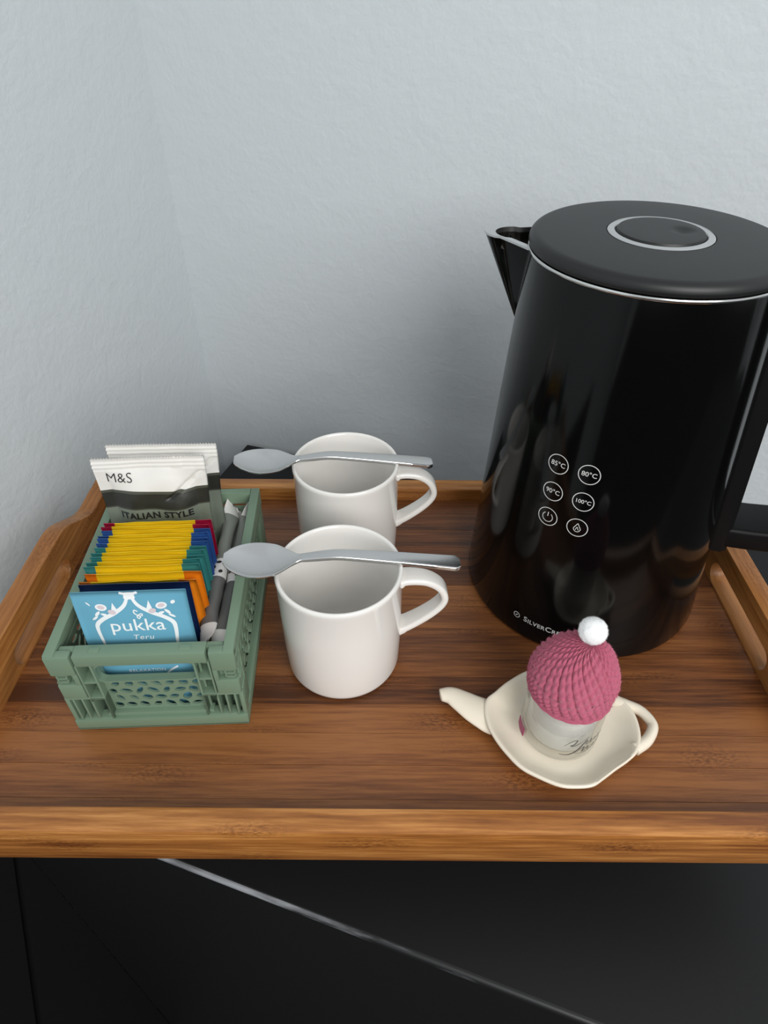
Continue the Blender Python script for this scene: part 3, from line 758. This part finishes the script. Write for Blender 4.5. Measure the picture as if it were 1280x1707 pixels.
# ------------------------------------------------------------------ sachets in the crate
def pillow(Wd, Hh, T, nx, nz, seam=.006, wr=.0004, seed=0, ridge=True):
    """flat sealed packet: x across, z up, front face towards -y. returns verts, faces, face centres (u,w)"""
    v = []; f = []; cu = []
    for side in (-1, 1):
        for i in range(nz+1):
            for j in range(nx+1):
                x = -Wd/2+Wd*j/nx; z = Hh*i/nz
                ex = min(1, max(0, (Wd/2-abs(x)-seam)/(Wd*.22))); ez = min(1, max(0, (Hh/2-abs(z-Hh/2)-seam)/(Hh*(.25 if seam > .001 else .05))))
                b = T/2*(math.sin(ex*PI/2)**.8)*(math.sin(ez*PI/2)**.8)
                nzv = noise.noise(Vector((x*60+seed, z*60, side)))*wr*(1 if ex*ez > 0 else .6)
                rg = .00022*math.sin(z*2*PI/.0018) if (ridge and (z > Hh-seam or z < seam)) else 0
                v.append((x, side*(b+.00025)+nzv+rg, z))
    n1 = (nx+1)*(nz+1)
    for s in (0, 1):
        for i in range(nz):
            for j in range(nx):
                a = s*n1+i*(nx+1)+j; q = (a, a+1, a+nx+2, a+nx+1); f.append(q if s == 0 else q[::-1]); cu.append(((j+.5)/nx, (i+.5)/nz))
    def edge(a, b): f.append((a, n1+a, n1+b, b)); 
    for j in range(nx):
        edge(j+1, j); cu.append(((j+.5)/nx, 0)); edge(nz*(nx+1)+j, nz*(nx+1)+j+1); cu.append(((j+.5)/nx, 1))
    for i in range(nz):
        edge(i*(nx+1), (i+1)*(nx+1)); cu.append((0, (i+.5)/nz)); edge((i+1)*(nx+1)+nx, i*(nx+1)+nx); cu.append((1, (i+.5)/nz))
    return v, f, cu
def place(o, u, vv, z, lean=0, yaw=0, roll=0):
    """stand o in the crate: lean tips its top to the back (+), degrees"""
    R = Matrix.Rotation(CA+math.radians(yaw), 4, 'Z') @ Matrix.Rotation(math.radians(-lean), 4, 'X') @ Matrix.Rotation(math.radians(roll), 4, 'Y')
    p = c2w(u, vv, z); o.rotation_euler = R.to_euler(); o.location = p

def tea(root, seed, endmat, Wd=.0720, Hh=.0965, T=.0040):
    v, f, cu = pillow(Wd, Hh, T, 20, 24, .0008, .0005, seed, False)
    v = [(x, y-.0016*max(0, (z-Hh+.02)/.02)**2, z-.0007*noise.noise(Vector((x*70, seed, 0)))*(z > Hh*.9)) for x, y, z in v]      # top fold rolls forward a little
    me = mesh(v, f); o = link('envelope', me, [M_['yellow'], endmat], root, smooth=True)
    for p, (a, b) in zip(me.polygons, cu): p.material_index = 1 if (a < .115 or a > .86) else 0
    return o
def rootobj(name, label, cat, group=None): return empty(name, (0, 0, 0), 0, label, cat, group)
protos = {}
tl = [('orange', .0400, -.6), ('orange', .0468, .4), ('teal', .0535, .5), ('teal', .0577, .0), ('teal', .0619, -.4), ('teal', .0661, .4), ('teal', .0703, -.2), ('royal', .0745, .6), ('royal', .0787, .2), ('royal', .0829, .9), ('royal', .0871, .3), ('crimson', .0913, .6), ('crimson', .0955, 1.2)]
words = {'orange': ['yellow tea bag envelope with orange ends, nearest the navy sachet', 'yellow tea bag envelope with orange ends, second from the navy sachet'],
         'teal': ['yellow tea bag envelope with teal ends, right behind the orange-ended ones', 'yellow tea bag envelope with teal ends, second of five from the front', 'yellow tea bag envelope with teal ends, middle of the five', 'yellow tea bag envelope with teal ends, fourth of five from the front', 'yellow tea bag envelope with teal ends, last before the blue-ended ones'],
         'royal': ['yellow tea bag envelope with blue ends, right behind the teal-ended ones', 'yellow tea bag envelope with blue ends, second of four from the front', 'yellow tea bag envelope with blue ends, third of four from the front', 'yellow tea bag envelope with blue ends, last before the crimson-ended ones'],
         'crimson': ['yellow tea bag envelope with crimson ends, in front of the other crimson one', 'yellow tea bag envelope with crimson ends, rearmost, touching the coffee bag']}
cnt = {}
for i, (cname, vv, yw) in enumerate(tl):
    kx = cnt.get(cname, 0); cnt[cname] = kx+1
    r = rootobj('tea_bag', words[cname][kx], 'tea bag', 'yellow tea bag envelopes in the crate')
    tea(r, i*3.7, M_[cname])
    place(r, -.0040+.0006*math.sin(i*2.1)+(.001 if i < 2 else 0), vv-.004, .0035, 3.0, yw, random.uniform(-.8, .8))
# navy sachet
r = rootobj('tea_bag', 'navy blue tea bag sachet just behind the sky blue one', 'tea bag')
v, f, cu = pillow(.0660, .1015, .0042, 16, 18, .005, .0004, 50); link('envelope', mesh(v, f), M_['navy'], r, smooth=True); place(r, -.0040, .0270, .0035, 3.2, 0.6, .5)
# sky blue sachet with its print
r = rootobj('tea_bag', 'sky blue tea bag sachet with white plant drawing, foremost in the crate', 'tea bag')
BW, BH, BT = .0665, .1085, .004
v, f, cu = pillow(BW, BH, BT, 24, 30, .005, .0003, 61)
env = link('envelope', mesh(v, f), M_['blue'], r, smooth=True)
from mathutils.bvhtree import BVHTree
bv = BVHTree.FromPolygons([Vector(p) for p in v], f)
def bmap(x, y, z=0):
    h = bv.ray_cast(Vector((x, -.02, BH+y)), Vector((0, 1, 0))); yy = h[0].y if h[0] else -.0003
    return (x, yy-.0002, BH+y)
mb = MB()
for sg in (-1, 1):
    wdt = lambda s: .0012+.0022*(1-s)**2*(s < .15)+.0016*math.sin(PI*s)
    ribbon(mb, [(sg*.0016, -.0008), (sg*.0016, -.0050), (sg*.0042, -.0105), (sg*.0105, -.0158), (sg*.0178, -.0200), (sg*.0222, -.0245), (sg*.0230, -.030), (sg*.0222, -.040), (sg*.0215, -.050)], wdt, bmap, n=10)
    ribbon(mb, [(sg*.0052, -.0010), (sg*.0024, -.0018), (0, -.0016)], .0018, bmap)
    mb.add([bmap(sg*.0085, -.0135), bmap(sg*.0128, -.0168), bmap(sg*.0105, -.0070 if sg > 0 else -.0080)], [(0, 1, 2)])
    for k_, (x, y, a, b, ro) in enumerate(((.0175, -.0112, .0034, .0025, .2), (.0205, -.0160, .0026, .0010, -.9), (.0165, -.0168, .0024, .0010, .4), (.0225, -.0195, .0026, .0008, -.7))):
        blob2d(mb, sg*x, y, a, b, sg*ro, bmap, leaf=(k_ > 0))
blob2d(mb, -.0245, -.0085, .0018, .0005, -.9, bmap, 12); blob2d(mb, .0245, -.0090, .0017, .0013, .9, bmap, 12, True)
tm = text_mesh('pukka', .0136, 1.02, .00006); mb.addmesh(tm, lambda x, y, z: bmap(x+.0010, y-.0262))
ribbon(mb, [(.0030, -.0150), (.0012, -.0140), (.0008, -.0160), (.0026, -.0180), (.0040, -.0190), (.0030, -.0206), (.0022, -.0190), (.0040, -.0172), (.0052, -.0170), (.0052, -.0184), (.0042, -.0184)], .0008, bmap)
tm = text_mesh('Teru', .0060, 1.1, 0); mb.addmesh(tm, lambda x, y, z: bmap(x+.0028+.2*y, y-.0362))
tm = text_mesh('RELAXATION', .0036, 1.08, -.00002); mb.addmesh(tm, lambda x, y, z: bmap(x-.0010, y-.0668))
for x in (-.018, -.012, -.002, .004, .010, .017): blob2d(mb, x, -.0730, .0022, .0012, .9+40*x, bmap, 12, True)
ribbon(mb, [(.0090, -.0735), (.0130, -.0680), (.0185, -.0640)], .0014, bmap); 
link('print', flat(mb), M_['white_print'], env)
mb = MB()
def bmap2(x, y, z=0): a = bmap(x, y); return (a[0], a[1]-.0002, a[2])
for sg in (-1, 1):
    blob2d(mb, sg*.0175, -.0110, .0021, .0014, .3*sg, bmap2); blob2d(mb, sg*.0118, -.0148, .0024, .0017, .5*sg, bmap2)
link('blush_print', flat(mb), M_['pink_print'], env)
place(r, -.0035, .0125, .0035, 4.0, 1.2, .8)

# ------------------------------------------------------------------ coffee bags
def bag_mat(seed):
    m = mat('coffee_bag_foil', (228, 226, 222), .42, bump=(70, .25, .002, 3)); n = m.node_tree.nodes; L = m.node_tree.links; b = n['Principled BSDF']
    tc = n.new('ShaderNodeTexCoord'); sx = n.new('ShaderNodeSeparateXYZ'); L.new(tc.outputs['Object'], sx.inputs[0])
    wv = n.new('ShaderNodeMath'); wv.operation = 'SINE'; ml = n.new('ShaderNodeMath'); ml.operation = 'MULTIPLY'; ml.inputs[1].default_value = 105
    L.new(sx.outputs[0], ml.inputs[0]); L.new(ml.outputs[0], wv.inputs[0])
    ad = n.new('ShaderNodeMath'); ad.operation = 'MULTIPLY_ADD'; ad.inputs[1].default_value = .0009; L.new(wv.outputs[0], ad.inputs[0]); L.new(sx.outputs[2], ad.inputs[2])
    cr_ = n.new('ShaderNodeValToRGB'); cr_.color_ramp.interpolation = 'CONSTANT'; e = cr_.color_ramp.elements
    mr = n.new('ShaderNodeMapRange'); mr.inputs[1].default_value = 0; mr.inputs[2].default_value = .132; L.new(ad.outputs[0], mr.inputs[0]); L.new(mr.outputs[0], cr_.inputs[0])
    e[0].position = 0; e[0].color = (*lin((112, 120, 108)), 1); e[1].position = .714; e[1].color = (*lin((40, 41, 36)), 1)
    for p, c in ((.706, (64, 66, 58)), (.797, (74, 76, 66)), (.814, (226, 224, 219))):
        x = e.new(p); x.color = (*lin(c), 1)
    L.new(cr_.outputs[0], b.inputs['Base Color']); return m
def coffee(root, seed, text):
    Wd, Hh, T = .0765, .132, .013
    v, f, cu = pillow(Wd, Hh, T, 76, 132, .0085, .0016, seed, False)
    vv = []
    for x, y, z in v:
        if z > Hh-.0085: y += .0008*math.sin((z-Hh)*2*PI/.0030)
        if z > Hh-.0001: z += .0005*(1 if round((x+Wd/2)/Wd*76) % 2 else -1)
        t = max(0, min(1, (z-.09)/.035)); taper = 1-.055*(1-t)*(z > .02)*(1 if z < .09 else 1)
        fold = .0026*max(0, 1-abs((x-.020)-(z-.108)*1.25)/.0035)*(1 if .100 < z < .121 and x > .008 else 0)
        vv.append((x*taper, y+(fold if y < 0 else 0), z))
    me = mesh(vv, f); o = link('bag', me, bag_mat(seed), root, smooth=True)
    bv = BVHTree.FromPolygons([Vector(p) for p in vv], f)
    def fn(x, z, q=0):
        h = bv.ray_cast(Vector((x, -.03, z)), Vector((0, 1, 0))); return (x, (h[0].y if h[0] else -.001)-.0003, z)
    if text:
        mb = MB(); tm = text_mesh('M&S', .0100, 1.0, -.00008); mb.addmesh(tm, lambda x, y, z: fn(x-.0215, .1175+y)); link('lettering', flat(mb), M_['ink'], o)
        mb = MB(); tm = text_mesh('ITALIAN STYLE', .0070, 1.08, .00022); mb.addmesh(tm, lambda x, y, z: fn(x*1.02+-.0005, .0888+y))
        link('lettering', flat(mb), M_['ink'], o)
r = rootobj('coffee_bag', 'white and grey coffee bag with black lettering, in front of its twin', 'coffee bag', 'coffee bags at the crate back')
coffee(r, 3.3, True); place(r, -.0075, .1060, .0035, 7, .5, -.6)
r = rootobj('coffee_bag', 'white and grey coffee bag mostly hidden behind the lettered one', 'coffee bag', 'coffee bags at the crate back')
coffee(r, 9.1, False); place(r, -.0030, .1230, .0035, 6.0, -.5, 0)

# ------------------------------------------------------------------ stick packs
def stick(p0, p1, label, seed, band=True, rot=0.0):
    r = rootobj('stick_pack', label, 'stick pack', 'paper stick packs along the crate side')
    A, B = c2w(*p0), c2w(*p1); ax = B-A; L_ = ax.length; ax.normalize()
    side = ax.cross(Vector((0, 0, 1))).normalized(); upv = side.cross(ax).normalized()
    Rm = Matrix((ax, -side, upv)).transposed().to_4x4(); Rm.translation = A; r.matrix_world = Rm
    r.location = A; r.rotation_euler = Rm.to_euler()
    def sec(s):
        flat_ = max(0, 1-min(s, 1-s)/.17)**.8
        a = .0051+.0032*flat_; b = .0047*(1-flat_)+.0004
        tw = rot+(1.15 if s > .5 else -.95)*flat_
        x = s*L_; o = []
        for k_ in range(16):
            t = 2*PI*k_/16; y, z = a*math.cos(t), b*math.sin(t)
            y, z = y*math.cos(tw)-z*math.sin(tw), y*math.sin(tw)+z*math.cos(tw)
            wob = .0006*noise.noise(Vector((x*90+seed, y*120, z*120)))
            o.append((x+(.0012*math.sin(7*t) if s in (0, 1) else 0), y+wob, z+wob))
        return o
    segs = [('tip', 0, .10, 'stick_white'), ('sleeve', .10, .40, 'stick_dark'), ('band', .40, .53, 'stick_white'), ('sleeve', .53, .90, 'stick'), ('tip', .90, 1, 'stick_white')]
    for nm, a, b, mm in segs:
        if nm == 'band' and not band: mm = 'stick'
        n_ = max(3, int((b-a)*40)); o = link(nm, MB().loft([sec(s) for s in np.linspace(a, b, n_)]).build(), M_[mm], r, angle=60)
        if nm == 'band' and band:
            mb = MB()
            for q, (s, t) in enumerate(((.435, 1.9), (.50, 1.5), (.47, .9))):
                c_ = s*L_
                def fn(x, y, z=0):
                    t_ = t+y/.0046; return (c_+x, .0055*math.cos(t_), .0051*math.sin(t_))
                blob2d(mb, 0, 0, .0016, .0012, .4+q, fn, 10)
            link('band_print', flat(mb), M_['ink'], o)
    return r
stick((.0345, .0200, .0625), (.0352, .1520, .0650), 'grey paper stick pack with white band, next to the tea bags', 1.0)
stick((.0440, .0160, .0610), (.0478, .1480, .0640), 'grey paper stick pack with white band, against right crate wall', 5.0, True, .5)
stick((.0395, .0250, .0520), (.0412, .1520, .0550), 'grey paper stick pack lying beneath the two banded ones', 8.0, False)
